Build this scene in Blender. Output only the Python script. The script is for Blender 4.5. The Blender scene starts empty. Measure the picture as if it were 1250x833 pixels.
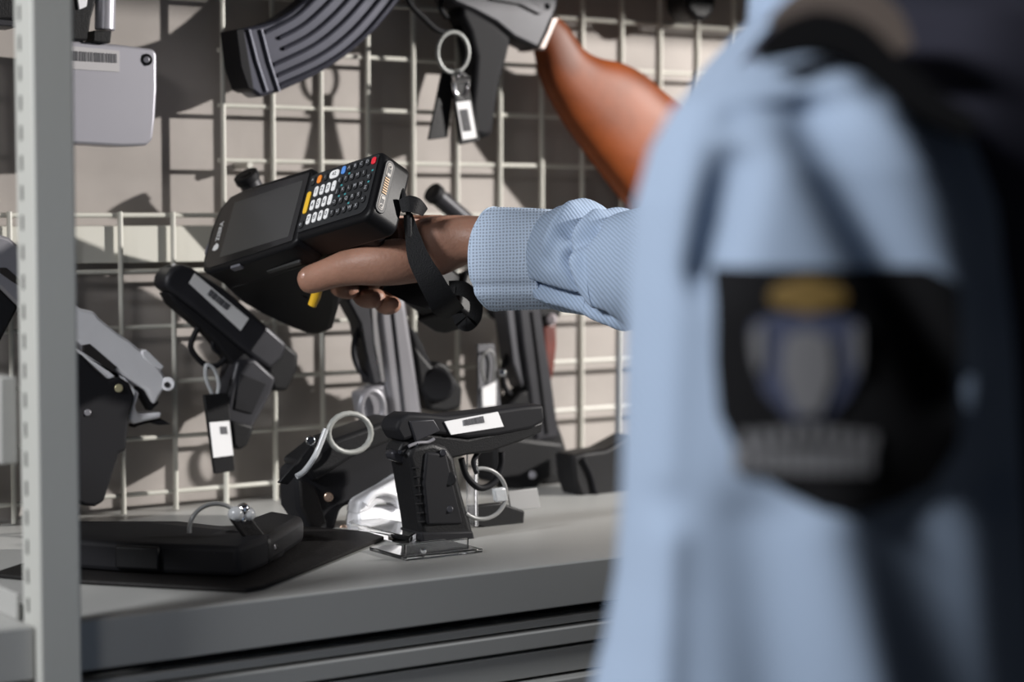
import bpy, bmesh, math, random
from mathutils import Vector, Matrix
random.seed(4)
S = bpy.context.scene
COL = S.collection
# ------------------------------------------------------------ camera
F = 2430.0
A = math.radians(34.1); PT = math.radians(3.6)
fw = Vector((math.sin(A)*math.cos(PT), math.cos(A)*math.cos(PT), -math.sin(PT)))
rt = Vector((math.cos(A), -math.sin(A), 0))
up = rt.cross(fw)
cd = bpy.data.cameras.new('camera'); cam = bpy.data.objects.new('camera', cd); COL.objects.link(cam)
cd.lens = 70; cd.sensor_width = 36; cd.clip_start = 0.02
M3 = Matrix((rt, up, -fw)).transposed(); cam.matrix_world = M3.to_4x4()
cd.dof.use_dof = True; cd.dof.focus_distance = 1.53; cd.dof.aperture_fstop = 3.5; cd.dof.aperture_blades = 9
S.camera = cam
# ------------------------------------------------------------ light
w = bpy.data.worlds.new('world'); S.world = w; w.use_nodes = True
w.node_tree.nodes['Background'].inputs[0].default_value = (.75, .82, 1, 1)
w.node_tree.nodes['Background'].inputs[1].default_value = 0.018
def lamp(name, kind, loc, target, energy, color, size=.1, **kw):
    l = bpy.data.lights.new(name, kind); l.energy = energy; l.color = color
    if kind == 'AREA': l.shape = 'DISK'; l.size = size
    else: l.shadow_soft_size = size
    for k, v in kw.items(): setattr(l, k, v)
    o = bpy.data.objects.new(name, l); COL.objects.link(o); o.location = loc
    o.rotation_euler = (Vector(target)-Vector(loc)).to_track_quat('-Z', 'Y').to_euler()
    return o
lamp('aisle_lamp', 'SPOT', (2.46, .37, .52), (1.0, 1.6, .08), 285, (1, .96, .92), .026, spot_size=math.radians(33), spot_blend=.55)
lamp('ceiling_lamp', 'AREA', (-1.2, .85, .95), (.7, 1.1, -.1), 45, (.96, .975, 1), .4)
lamp('front_fill_spot', 'SPOT', (-1.0, -.3, .9), (.66, 1.45, -.15), 37, (1, .97, .96), .25, spot_size=math.radians(23), spot_blend=.5)  # added fill light, no known fixture; brightens gun labels and shelf lip
S.view_settings.view_transform = 'Standard'; S.view_settings.look = 'None'
S.view_settings.exposure = 0; S.view_settings.gamma = 1; S.view_settings.use_curve_mapping = False

# ------------------------------------------------------------ projection of traced points to real distances
def ray(px, py): return fw*F + rt*(px-625) - up*(py-416.5)
def onY(px, py, Y): r = ray(px, py); return r*(Y/r.y)
def onZ(px, py, Z): r = ray(px, py); return r*(Z/r.z)
def onD(px, py, D): return ray(px, py)*(D/F)

# ------------------------------------------------------------ materials
MATS = {}
def weave(m, dirs, dark):
    """fine knit: sine ridges along the given directions (world metres)"""
    nt = m.node_tree; b = nt.nodes['Principled BSDF']; g = nt.nodes.new('ShaderNodeNewGeometry'); fac = None
    nz = nt.nodes.new('ShaderNodeTexNoise'); nz.inputs['Scale'].default_value = 90; nt.links.new(g.outputs['Position'], nz.inputs['Vector'])
    for d, period in dirs:
        vm = nt.nodes.new('ShaderNodeVectorMath'); vm.operation = 'DOT_PRODUCT'; v = Vector(d).normalized()*(2*math.pi/period); vm.inputs[1].default_value = v
        nt.links.new(g.outputs['Position'], vm.inputs[0])
        ad = nt.nodes.new('ShaderNodeMath'); ad.operation = 'MULTIPLY_ADD'; nt.links.new(nz.outputs['Fac'], ad.inputs[0]); ad.inputs[1].default_value = 4; nt.links.new(vm.outputs['Value'], ad.inputs[2])
        sn = nt.nodes.new('ShaderNodeMath'); sn.operation = 'SINE'; nt.links.new(ad.outputs[0], sn.inputs[0])
        ma = nt.nodes.new('ShaderNodeMath'); ma.operation = 'MULTIPLY_ADD'; nt.links.new(sn.outputs[0], ma.inputs[0]); ma.inputs[1].default_value = .5; ma.inputs[2].default_value = .5
        if fac is None: fac = ma.outputs[0]
        else:
            mu = nt.nodes.new('ShaderNodeMath'); mu.operation = 'MAXIMUM'; nt.links.new(fac, mu.inputs[0]); nt.links.new(ma.outputs[0], mu.inputs[1]); fac = mu.outputs[0]
    mx = nt.nodes.new('ShaderNodeMix'); mx.data_type = 'RGBA'; c = b.inputs['Base Color'].default_value
    mx.inputs[6].default_value = (c[0]*dark, c[1]*dark, c[2]*dark, 1); mx.inputs[7].default_value = tuple(c)
    nt.links.new(fac, mx.inputs[0]); nt.links.new(mx.outputs[2], b.inputs['Base Color'])
    bp_ = nt.nodes.new('ShaderNodeBump'); bp_.inputs['Strength'].default_value = .4; bp_.inputs['Distance'].default_value = .0005; nt.links.new(fac, bp_.inputs['Height']); nt.links.new(bp_.outputs[0], b.inputs['Normal'])
def mat(name, col, rough=.5, metal=0, noise=0, nscale=30, bump=0, bscale=200, spec=.5, trans=0, alpha=1, col2=None, wave=None, coat=0, sss=0, emit=0):
    if name in MATS: return MATS[name]
    m = bpy.data.materials.new(name); m.use_nodes = True; nt = m.node_tree; b = nt.nodes['Principled BSDF']
    b.inputs['Base Color'].default_value = (*col, 1); b.inputs['Roughness'].default_value = rough
    b.inputs['Metallic'].default_value = metal; b.inputs['Specular IOR Level'].default_value = spec
    b.inputs['Transmission Weight'].default_value = trans
    b.inputs['Coat Weight'].default_value = coat
    if sss: b.inputs['Subsurface Weight'].default_value = sss; b.inputs['Subsurface Radius'].default_value = (1, .35, .2); b.inputs['Subsurface Scale'].default_value = .006
    tc = nt.nodes.new('ShaderNodeTexCoord')
    if noise:
        n = nt.nodes.new('ShaderNodeTexNoise'); n.inputs['Scale'].default_value = nscale; n.inputs['Detail'].default_value = 6
        nt.links.new(tc.outputs['Object'], n.inputs['Vector'])
        mx = nt.nodes.new('ShaderNodeMix'); mx.data_type = 'RGBA'
        c2 = col2 or tuple(c*(1-noise) for c in col)
        mx.inputs[6].default_value = (*col, 1); mx.inputs[7].default_value = (*c2, 1)
        cr = nt.nodes.new('ShaderNodeValToRGB'); cr.color_ramp.elements[0].position = .35; cr.color_ramp.elements[1].position = .65
        nt.links.new(n.outputs['Fac'], cr.inputs[0]); nt.links.new(cr.outputs[0], mx.inputs[0])
        nt.links.new(mx.outputs[2], b.inputs['Base Color'])
    if bump:
        bm_ = nt.nodes.new('ShaderNodeBump'); bm_.inputs['Strength'].default_value = bump; bm_.inputs['Distance'].default_value = .001
        if wave:
            mp = nt.nodes.new('ShaderNodeMapping'); mp.inputs['Rotation'].default_value = wave
            nt.links.new(tc.outputs['Object'], mp.inputs['Vector'])
            t = nt.nodes.new('ShaderNodeTexWave'); t.inputs['Scale'].default_value = bscale; t.inputs['Distortion'].default_value = .6; t.inputs['Detail Scale'].default_value = 3
            nt.links.new(mp.outputs[0], t.inputs['Vector'])
        else:
            t = nt.nodes.new('ShaderNodeTexNoise'); t.inputs['Scale'].default_value = bscale; t.inputs['Detail'].default_value = 3
            nt.links.new(tc.outputs['Object'], t.inputs['Vector'])
        nt.links.new(t.outputs['Fac'], bm_.inputs['Height']); nt.links.new(bm_.outputs[0], b.inputs['Normal'])
    MATS[name] = m; return m
steel_paint = mat('painted_steel', (.40, .40, .385), .42, 0, .04, 4, .08, 300)
post_m = mat('post_lit_steel', (.48, .485, .455), .45, 0, .04, 4, .08, 300)  # shelf steel made lighter: light on the post's left side put into the colour
wire_m = mat('wire_paint', (.62, .61, .55), .4)
wall_m = mat('wall_board', (.43, .395, .37), .85, 0, .22, 9, .15, 60)
floor_m = mat('floor_vinyl', (.18, .17, .16), .5, 0, .1, 3)
dark_m = mat('opening_shade', (.012, .010, .010), .8)  # near-black colour stands in for shade inside slots and openings
poly_m = mat('black_polymer', (.010, .010, .011), .45, 0, 0, 1, .25, 900, spec=.22)
dev_m = mat('device_black', (.006, .006, .007), .42, 0, 0, 1, .12, 1500, spec=.16)
pad_m = mat('keypad_black', (.022, .023, .025), .5, spec=.3)
glass_m = mat('screen_glass', (.012, .012, .012), .12, spec=.5)
scr_m = mat('display_panel', (.045, .045, .044), .25, spec=.5)
gun_m = mat('blued_steel', (.032, .032, .038), .42, .3, .2, 40)
gun2_m = mat('dark_polymer', (.013, .013, .015), .6, spec=.15)
mag_m = mat('magazine_steel', (.055, .057, .078), .4, .4, .15, 30)
grey_m = mat('grey_steel', (.26, .255, .275), .38, .4, .1, 30)
silver_m = mat('silver_steel', (.84, .84, .87), .35, .05, .06, 30)
tin_m = mat('silver_box', (.42, .415, .46), .35, .45, .05, 10)
chrome_m = mat('chrome', (.8, .8, .82), .12, 1)
ringm = mat('ring_grey', (.32, .33, .32), .35, .2)
wood_m = mat('lacquered_wood', (.27, .062, .012), .5, 0, .5, 14, .1, 60, spec=.3)
dwood_m = mat('dark_wood', (.16, .035, .025), .4, 0, .4, 40)
label_m = mat('label_white', (.8, .8, .81), .5)
bar_m = mat('label_print', (.10, .10, .11), .6)
leather_m = mat('black_leather', (.011, .010, .010), .55, 0, 0, 1, .5, 400, spec=.22)
skin_m = mat('skin', (.34, .18, .125), .48, 0, .22, 35, .35, 350, spec=.35, sss=.12)
nail_m = mat('nail', (.46, .27, .21), .3)
shirt_m = mat('shirt_blue', (.41, .515, .68), .85, spec=.15); weave(shirt_m, [(rt*.8+up*.6, .0024)], .72)
cuff_m = mat('cuff_blue', (.56, .67, .84), .85, spec=.15); weave(cuff_m, [(rt, .0026), (up, .0026)], .45)
hem_m = mat('hem_blue', (.52, .64, .78), .8)
navy_m = mat('navy_cloth', (.045, .045, .065), .9, spec=.15)
patchm = mat('patch_black', (.010, .010, .011), .9, spec=.1)
gold_m = mat('gold_thread', (.20, .125, .03), .7)
bluet_m = mat('blue_thread', (.05, .06, .11), .8)
whitet_m = mat('white_thread', (.17, .17, .18), .8)
yel_m = mat('yellow_plastic', (.80, .48, .03), .4)
wkey_m = mat('white_key', (.80, .80, .80), .4)
ora_m = mat('orange_key', (.85, .26, .03), .4)
blu_m = mat('blue_key', (.10, .28, .72), .4)
red_m = mat('red_key', (.75, .03, .05), .4)
leg_m = mat('key_legend', (.35, .36, .38), .5)
teal_m = mat('teal_print', (.05, .30, .33), .5)
con_m = mat('contact_ring', (.26, .235, .21), .5, 0)
brass_m = mat('brass_pin', (.22, .13, .05), .5, .2)
strap_m = mat('nylon_strap', (.007, .007, .008), .65, 0, 0, 1, .5, 900, spec=.22)
acry_m = mat('clear_acrylic', (.96, .97, .98), .03, trans=1)
acry_m.node_tree.nodes['Principled BSDF'].inputs['IOR'].default_value = 1.45
wtag_m = mat('clear_tie', (.70, .72, .74), .25, 0, spec=.6, trans=.45)

# ------------------------------------------------------------ builders
def link(o, parent=None):
    COL.objects.link(o)
    if parent: o.parent = parent
    return o
def meta(o, label=None, cat=None, group=None, kind=None):
    if label: o['label'] = label
    if cat: o['category'] = cat
    if group: o['group'] = group
    if kind: o['kind'] = kind
    return o
def thing(name, label, cat, loc, group=None):
    o = bpy.data.objects.new(name, None); o.empty_display_size = .02; link(o); o.location = loc
    return meta(o, label, cat, group)
def rootloc(p):
    v = Vector((0, 0, 0))
    while p: v += p.location; p = p.parent
    return v
def finish(name, bm, m, parent=None, bev=0, seg=2, smooth=True, label=None, sub=0, ang=35):
    off = rootloc(parent)
    bmesh.ops.recalc_face_normals(bm, faces=bm.faces[:])
    me = bpy.data.meshes.new(name)
    if parent is None and bm.verts:
        xs = [v.co for v in bm.verts]
        off = Vector((sum(v.x for v in xs)/len(xs), sum(v.y for v in xs)/len(xs), min(v.z for v in xs)))
    for v in bm.verts: v.co -= off
    bm.to_mesh(me); bm.free()
    o = bpy.data.objects.new(name, me); link(o, parent)
    if parent is None: o.location = off
    for mm in (m if isinstance(m, (list, tuple)) else [m]): me.materials.append(mm)
    if smooth:
        for p in me.polygons: p.use_smooth = True
    if bev:
        b = o.modifiers.new('bevel', 'BEVEL'); b.width = bev; b.segments = seg; b.limit_method = 'ANGLE'; b.angle_limit = math.radians(ang)
        b.harden_normals = False; b.use_clamp_overlap = True
    if sub:
        s = o.modifiers.new('sub', 'SUBSURF'); s.levels = sub; s.render_levels = sub
    if smooth and not sub:
        try: me.set_sharp_from_angle(angle=math.radians(40))
        except Exception: pass
    if label: o['label'] = label
    return o
def add_box(bm, a, b, mi=0):
    vs = [bm.verts.new((x, y, z)) for x in (a[0], b[0]) for y in (a[1], b[1]) for z in (a[2], b[2])]
    for f in ((0, 1, 3, 2), (4, 6, 7, 5), (0, 4, 5, 1), (2, 3, 7, 6), (0, 2, 6, 4), (1, 5, 7, 3)):
        bm.faces.new([vs[i] for i in f]).material_index = mi
def box(name, a, b, m, parent=None, bev=0, **k):
    bm = bmesh.new(); add_box(bm, a, b); return finish(name, bm, m, parent, bev, **k)
def add_prism(bm, pts, d0, d1, mi=0):
    """pts: world polygon, d0/d1: the two offset vectors"""
    a = [bm.verts.new(p+d0) for p in pts]; b = [bm.verts.new(p+d1) for p in pts]; n = len(pts)
    bm.faces.new(a).material_index = mi; bm.faces.new(b[::-1]).material_index = mi
    for i in range(n): bm.faces.new((a[i], b[i], b[(i+1) % n], a[(i+1) % n])).material_index = mi
def prof(name, px, Y, T, m, parent=None, bev=.002, seg=2, **k):
    """profile in a plane facing the aisle at distance Y (its front face), T thick behind"""
    bm = bmesh.new(); add_prism(bm, [onY(x, y, Y) for x, y in px], Vector((0, 0, 0)), Vector((0, T, 0)))
    return finish(name, bm, m, parent, bev, seg, **k)
def add_tube(bm, pts, r, n=10, cyc=False, cap=True, flat=None, mi=0):
    pts = [Vector(p) for p in pts]; N = len(pts); rr = r if isinstance(r, (list, tuple)) else [r]*N
    rings = []; prev = None
    for i, p in enumerate(pts):
        if cyc: t = pts[(i+1) % N]-pts[i-1]
        else: t = pts[min(i+1, N-1)]-pts[max(i-1, 0)]
        t.normalize()
        if prev is None:
            ref = Vector((0, 0, 1)) if abs(t.z) < .9 else Vector((0, 1, 0))
            if flat: ref = Vector(flat[1])
            u = (ref-t*ref.dot(t)).normalized()
        else: u = (prev-t*prev.dot(t)).normalized()
        prev = u; v = t.cross(u)
        k = flat[0] if flat else 1
        rings.append([bm.verts.new(p+u*(rr[i]*math.cos(a))+v*(rr[i]*k*math.sin(a))) for a in [2*math.pi*j/n for j in range(n)]])
    for i in range(N if cyc else N-1):
        a, b = rings[i], rings[(i+1) % N]
        for j in range(n): bm.faces.new((a[j], a[(j+1) % n], b[(j+1) % n], b[j])).material_index = mi
    if cap and not cyc: bm.faces.new(rings[0][::-1]).material_index = mi; bm.faces.new(rings[-1]).material_index = mi
def tube(name, pts, r, m, parent=None, **k):
    lab = k.pop('label', None); bm = bmesh.new(); add_tube(bm, pts, r, **k); return finish(name, bm, m, parent, label=lab)
def smoothpts(pts, n=6, cyc=False):
    P = [Vector(p) for p in pts]; out = []; N = len(P)
    for i in range(N if cyc else N-1):
        g = (lambda j: P[j % N]) if cyc else (lambda j: P[max(0, min(N-1, j))])
        p0, p1, p2, p3 = g(i-1), g(i), g(i+1), g(i+2)
        for j in range(n):
            t = j/n
            out.append(.5*((2*p1)+(p2-p0)*t+(2*p0-5*p1+4*p2-p3)*t*t+(3*p1-p0-3*p2+p3)*t**3))
    if not cyc: out.append(P[-1])
    return out
def ptube(name, px, Y, r, m, parent=None, cyc=False, n=6, **k):
    return tube(name, smoothpts([onY(x, y, Y) for x, y in px], n, cyc), r, m, parent, cyc=cyc, **k)
def cyl(name, p0, p1, r, m, parent=None, bev=0, n=24, r2=None, **k):
    p0, p1 = Vector(p0), Vector(p1); bm = bmesh.new(); add_tube(bm, [p0, p1], [r, r2 or r], n); return finish(name, bm, m, parent, bev, **k)
def ell(px, py, rx, ry, Y, n=20, a0=0, a1=360):
    return [onY(px+rx*math.cos(math.radians(a0+(a1-a0)*i/n)), py+ry*math.sin(math.radians(a0+(a1-a0)*i/n)), Y) for i in range(n+(0 if a1-a0 == 360 else 1))]
def barcode(parent, q, Y, n=14, fill=.6):
    """printed bars inside the pixel quad q (tl,tr,br,bl)"""
    bm = bmesh.new()
    q = [Vector((*p, 0)) for p in q]; random.seed(9); t = 0
    while t < 1:
        w_ = random.choice((.02, .03, .05)); a, b = t, min(1, t+w_)
        c = [q[0].lerp(q[1], a), q[0].lerp(q[1], b), q[3].lerp(q[2], b), q[3].lerp(q[2], a)]
        add_prism(bm, [onY(p.x, p.y, Y) for p in c], Vector((0, 0, 0)), Vector((0, .0004, 0))); t += w_+random.choice((.015, .03))
    return finish('barcode', bm, bar_m, parent, smooth=False, label='dark printed bars')

# ============================================================ STRUCTURE
WY = 1.595
o = box('wall_back', (-1.2, 1.625, -1.35), (3.4, 1.66, 1.35), wall_m, bev=0); meta(o, kind='structure')
o = box('floor', (-2.0, -2.0, -1.39), (3.4, 1.66, -1.35), floor_m); meta(o, kind='structure')

# ---- shelving upright
PX0, PX1, PY0, PY1 = .4386, .4655, 1.165, 1.195
post = thing('shelving_upright', 'grey painted steel upright post with a row of narrow slots', 'shelf post', (.452, 1.18, -1.35))
bm = bmesh.new(); add_box(bm, (PX0, PY0, -1.35), (PX1, PY1, .75)); finish('post', bm, post_m, post, .0015)
bm = bmesh.new(); z0 = onY(28, 272, 1.186).z
for k in range(-62, 36):
    z = z0 + k*.0183; add_box(bm, (PX0-.0003, 1.1835, z-.0046), (PX0+.002, 1.1862, z+.0046))
finish('slot_row', bm, dark_m, post, smooth=False, label='row of narrow slots with their inner shade painted dark')  # thin dark boxes on the post face stand for the shade in the slots
p2 = thing('shelving_upright', 'grey steel upright post hidden at the far right end of the shelving', 'shelf post', (2.4, 1.18, -1.35))
box('post', (2.385, PY0, -1.35), (2.412, PY1, .75), steel_paint, p2, .0015)

# ---- main shelf board
SZ = -.257
sh = thing('shelf_board', 'grey steel shelf with folded front lip carrying the handguns', 'shelf', (1.4, 1.19, SZ-.032))
bm = bmesh.new(); add_box(bm, (.4665, 1.188, SZ-.0325), (2.385, 1.1905, SZ)); add_box(bm, (.4665, 1.1905, SZ-.003), (2.385, 1.624, SZ)); finish('board', bm, steel_paint, sh, .0018, 3)
# unseen shelf added above the frame to shade the wall
us = thing('added_shade_shelf', 'unseen grey steel shelf added above the wire grid for shade', 'shelf', (1.2, 1.3, .30))
box('board', (-.6, 1.30, .30), (.4380, 1.624, .33), steel_paint, us, .0015); box('board', (.4660, 1.188, .30), (2.385, 1.624, .33), steel_paint, us, .0015)
# ---- beam behind lower grid
o = box('shelving_cross_beam', (.4, 1.6005, -.0405), (2.4, 1.6245, -.0085), wire_m, bev=.001); meta(o, 'pale steel cross beam running behind the lower wire grid', 'beam')
# ---- drawer cabinet below
dc = thing('drawer_cabinet', 'grey steel drawer cabinet below the gun shelf', 'cabinet', (1.4, 1.2, -1.35))
box('carcass', (.4670, 1.215, -1.35), (2.38, 1.60, -.296), dark_m, dc, 0, label='cabinet interior painted dark for shade')  # dark colour stands for the shade in the gaps between drawers
box('top_rail', (.4670, 1.196, -.3045), (2.38, 1.215, -.2985), steel_paint, dc, .001)
d1 = box('drawer', (.4670, 1.190, -.3185), (2.38, 1.215, -.3058), steel_paint, dc, .0012)
d2 = box('drawer', (.4670, 1.194, -.3405), (2.38, 1.215, -.3215), steel_paint, dc, .0012)
d3 = box('drawer', (.4670, 1.184, -.52), (2.38, 1.215, -.3425), steel_paint, dc, .0012)
d4 = box('drawer', (.4670, 1.184, -1.33), (2.38, 1.215, -.525), steel_paint, dc, .0012)
# ---- left bay
ls = thing('side_shelf_board', 'grey steel shelf in the bay left of the slotted upright', 'shelf', (.1, 1.2, -.3))
zt = onY(40, 765, 1.173).z
bm = bmesh.new(); add_box(bm, (-.6, 1.173, zt-.034), (PX0-.0006, 1.176, zt)); add_box(bm, (-.6, 1.176, zt-.003), (PX0-.0006, 1.59, zt)); finish('board', bm, steel_paint, ls, .0015)
box('end_plate', (PX0-.004, 1.196, zt), (PX0-.001, 1.59, zt+.017), steel_paint, ls, .0008)
z1, z2 = onY(25, 460, 1.196).z, onY(25, 566, 1.196).z
o = box('side_support_rail', (PX0-.012, 1.196, z2), (PX0-.001, 1.624, z1), steel_paint, bev=.001); meta(o, 'pale steel side rail fixed behind the slotted upright', 'rail')

# ---- wire grids
def grid(name, label, xs, zs, x0, x1, z0, z1, corner=True):
    g = thing(name, label, 'wire grid', ((x0+x1)/2, WY, z0), 'painted wire grids on the wall')
    for x in xs: cyl('upright_wire', (x, WY, z0), (x, WY, z1), .0024, wire_m, g, n=8)
    for z in zs: cyl('cross_wire', (x0, WY+.0035, z), (x1, WY+.0035, z), .0021, wire_m, g, n=8)
    for x in (x0+.03, x1-.03):
        for z in (zs[0], zs[-1]): cyl('wall_clip', (x, WY+.002, z-.004), (x, 1.626, z-.004), .003, wire_m, g, n=8)
    return g
GX = lambda k: .774+.0487*k
GZ = lambda k: .0005+.0482*k
grid('wire_grid', 'white wire grid behind the rifle and scanner', [GX(k) for k in range(0, 25)], [GZ(k) for k in range(1, 6)], GX(0)-.003, GX(24)+.003, .004, .298)
grid('wire_grid', 'white wire grid behind the handguns at shelf level', [GX(k) for k in range(-5, 25)], [GZ(k) for k in range(-5, 1)], GX(-5)-.01, GX(24)+.01, SZ+.001, .0035)
grid('wire_grid', 'wire grid left of the slotted upright', [.568-.0487*k for k in range(0, 8)], [GZ(k)+.012 for k in range(0, 6)], .2, .572, .006, .298)

# ============================================================ RIFLE
def gunback(T): return 1.5925-T
Yr = 1.556
rf = thing('assault_rifle', 'black rifle with curved ribbed magazine and brown wooden stock hung on the grid', 'rifle', onY(560, 60, Yr+.02))
mg = prof('magazine', [(290, 36), (305, 33), (320, 30), (338, 24), (354, 14), (372, 0), (392, -18), (430, -60), (530, -60), (505, -22), (489, 0), (475, 18), (460, 36), (444, 51), (424, 68), (403, 82), (384, 93), (364, 102), (339, 113), (318, 119), (306, 110), (298, 84)], Yr+.006, .026, mag_m, rf, .003)
for a, off in (((326, 60), 0), ((332, 72), 1), ((338, 84), 2)):
    pass
def arc_between(t, s0=.0, n=9):
    up_ = [(320, 32), (354, 14), (376, -6), (400, -30), (430, -60)]; lo = [(342, 111), (400, 84), (444, 52), (482, 8), (515, -40)]
    U = smoothpts([(x, y, 0) for x, y in up_], 5); L = smoothpts([(x, y, 0) for x, y in lo], 5)
    return [U[i].lerp(L[i], t) for i in range(len(U))][int(s0*20):]
for t, s0 in ((.10, 0), (.27, .1), (.44, .1), (.60, .0), (.77, .0), (.92, 0)):
    tube('magazine_rib', [onY(p.x, p.y, Yr+.0068) for p in arc_between(t, s0)], .0035, mag_m, mg, flat=(.6, (0, 1, 0)))
for x in (303, 318): tube('magazine_band', [onY(x, 36, Yr+.006), onY(x+10, 75, Yr+.006), onY(x+22, 112, Yr+.006)], .0022, mag_m, mg)
prof('floor_plate', [(288, 36), (298, 35), (311, 112), (303, 108), (294, 82)], Yr+.003, .032, gun2_m, mg, .001)
prof('receiver', [(520, -60), (700, -60), (684, -20), (681, 8), (672, 30), (660, 61), (645, 54), (628, 46), (606, 28), (580, 14), (556, 4), (540, -20)], Yr, .032, gun_m, rf, .003)
prof('selector_lever', [(600, -8), (640, -6), (664, 12), (660, 18), (636, 6), (600, 0)], Yr-.003, .003, gun_m, rf, .0008)
cyl('rivet', onY(668, 8, Yr-.0015), onY(668, 8, Yr+.002), .003, gun_m, rf)
prof('pistol_grip', [(566, 4), (606, 28), (626, 46), (620, 72), (612, 98), (607, 130), (603, 166), (592, 169), (577, 165), (575, 130), (578, 100), (580, 70), (573, 40), (562, 18)], Yr+.002, .028, gun2_m, rf, .008, 4)
ptube('trigger_guard', [(492, -14), (500, 4), (515, 20), (536, 38), (556, 38), (574, 28)], Yr+.014, .0028, gun2_m, rf)
ptube('trigger', [(540, -6), (538, 10), (546, 22)], Yr+.014, .0025, gun2_m, rf)
UPP = [(676, 19), (688, 30), (698, 44), (711, 61), (730, 71), (757, 77), (784, 91), (809, 113), (846, 143), (905, 200), (965, 250)]
LOW = [(654, 60), (657, 72), (660, 88), (666, 106), (677, 128), (691, 152), (711, 180), (737, 214), (772, 258), (826, 318), (872, 368)]
WD = [.013, .014, .0145, .015, .016, .0175, .019, .020, .021, .022, .022]
bm = bmesh.new(); RG = []
UP_ = smoothpts([onY(x, y, Yr+.014) for x, y in UPP], 3); LO_ = smoothpts([onY(x, y, Yr+.014) for x, y in LOW], 3)
for i, (u_, l_) in enumerate(zip(UP_, LO_)):
    f = i/3; k = min(int(f), 9); wd = WD[k]+(WD[k+1]-WD[k])*(f-k); c = (u_+l_)/2; h = (u_-l_)/2
    RG.append([bm.verts.new(c+h*(math.copysign(abs(math.cos(t))**.75, math.cos(t)))+Vector((0, 1, 0))*(wd*math.copysign(abs(math.sin(t))**.85, math.sin(t)))) for t in [2*math.pi*j/32 for j in range(32)]])
for p_, q_ in zip(RG, RG[1:]):
    for j in range(32): bm.faces.new((p_[j], p_[(j+1) % 32], q_[(j+1) % 32], q_[j]))
bm.faces.new(RG[0]); bm.faces.new(RG[-1][::-1])
st = finish('stock', bm, wood_m, rf)
prof('stock_ferrule', [(674, 20), (684, 20), (678, 34), (666, 62), (656, 60), (667, 38)], Yr-.002, .036, mat('ferrule_steel', (.35, .3, .28), .25, .8), rf, .002)
prof('rear_sight', [(576, -24), (610, -24), (610, -12), (576, -12)], Yr-.004, .03, gun2_m, rf, .001)
# keyring and tags
kr = thing('tag_ring', 'grey split ring looped round the rifle grip holding tags', 'key ring', onY(553, 90, Yr-.012))
tube('ring', ell(553, 64, 19, 25, Yr-.008), .0019, ringm, kr, cyc=True)
kr2 = thing('key_tag', 'plain black tag hanging beside the labelled one below the rifle', 'tag', onY(535, 168, Yr-.006))
prof('tag', [(541, 82), (557, 84), (547, 168), (523, 171)], Yr-.004, .003, poly_m, kr2, .001)
kr3 = thing('key_tag', 'black tag with white printed label hanging from the rifle ring', 'tag', onY(570, 172, Yr-.012))
prof('tag', [(552, 94), (570, 92), (587, 172), (562, 177)], Yr-.012, .004, poly_m, kr3, .001)
lb = prof('tag_label', [(557, 125), (574, 123), (582, 168), (565, 171)], Yr-.0128, .0009, label_m, kr3, .0002, label='white printed label')
barcode(lb, [(561, 134), (571, 133), (576, 160), (566, 161)], Yr-.0133)
ptube('clasp', [(560, 90), (554, 100), (556, 114), (564, 118), (570, 110), (570, 96), (563, 90)], Yr-.012, .0022, chrome_m, kr3, cyc=True)
cyl('clasp_pin', onY(553, 98, Yr-.014), onY(572, 96, Yr-.014), .003, chrome_m, kr3)

# ============================================================ hanging items on the wall
# silver box with label, top left
Yb = 1.562
sb = thing('silver_case', 'silver metal case with barcode label and screw beside the upright', 'case', onY(145, 178, Yb+.015))
prof('body', [(60, 46), (97, 50), (150, 55), (188, 60), (192, 66), (192, 110), (190, 145), (187, 170), (180, 178), (150, 179), (97, 176), (60, 174)], Yb, .031, tin_m, sb, .003, 3)
lb = prof('label', [(84, 56), (146, 62), (146, 88), (84, 84)], Yb-.0006, .0008, mat('foil_label', (.45, .44, .45), .4), sb, 0)
barcode(lb, [(86, 62), (143, 66), (143, 77), (86, 74)], Yb-.0011)
cyl('screw', onY(179, 73, Yb-.0018), onY(179, 73, Yb+.002), .0050, poly_m, sb, .0005); cyl('screw_head', onY(179, 73, Yb-.0026), onY(179, 73, Yb), .0026, tin_m, sb, .0005)
tg = thing('hanging_handgun', 'silver barrelled black handgun cut off by the top left frame', 'handgun', onY(126, 50, Yb))
cyl('barrel', onY(130, -60, Yb+.002), onY(128, 37, Yb+.002), .0085, tin_m, tg, .001)
prof('muzzle', [(115, 37), (137, 38), (135, 53), (114, 51)], Yb-.006, .02, poly_m, tg, .001)
prof('frame', [(70, -60), (122, -60), (118, 0), (112, 22), (108, 50), (84, 50), (84, -10)], Yb-.003, .022, poly_m, tg, .002)
prof('slide_plate', [(92, -20), (110, -20), (106, 8), (97, 12)], Yb-.005, .003, silver_m, tg, .0005)
# black item top right
kb = thing('hanging_handgun', 'black handgun butt poking in at the top edge above the shoulder', 'handgun', onY(856, 26, Yr))
prof('grip', [(832, -50), (880, -50), (876, 0), (872, 18), (862, 27), (850, 25), (838, 12)], Yr, .035, poly_m, kb, .006, 4)
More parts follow.
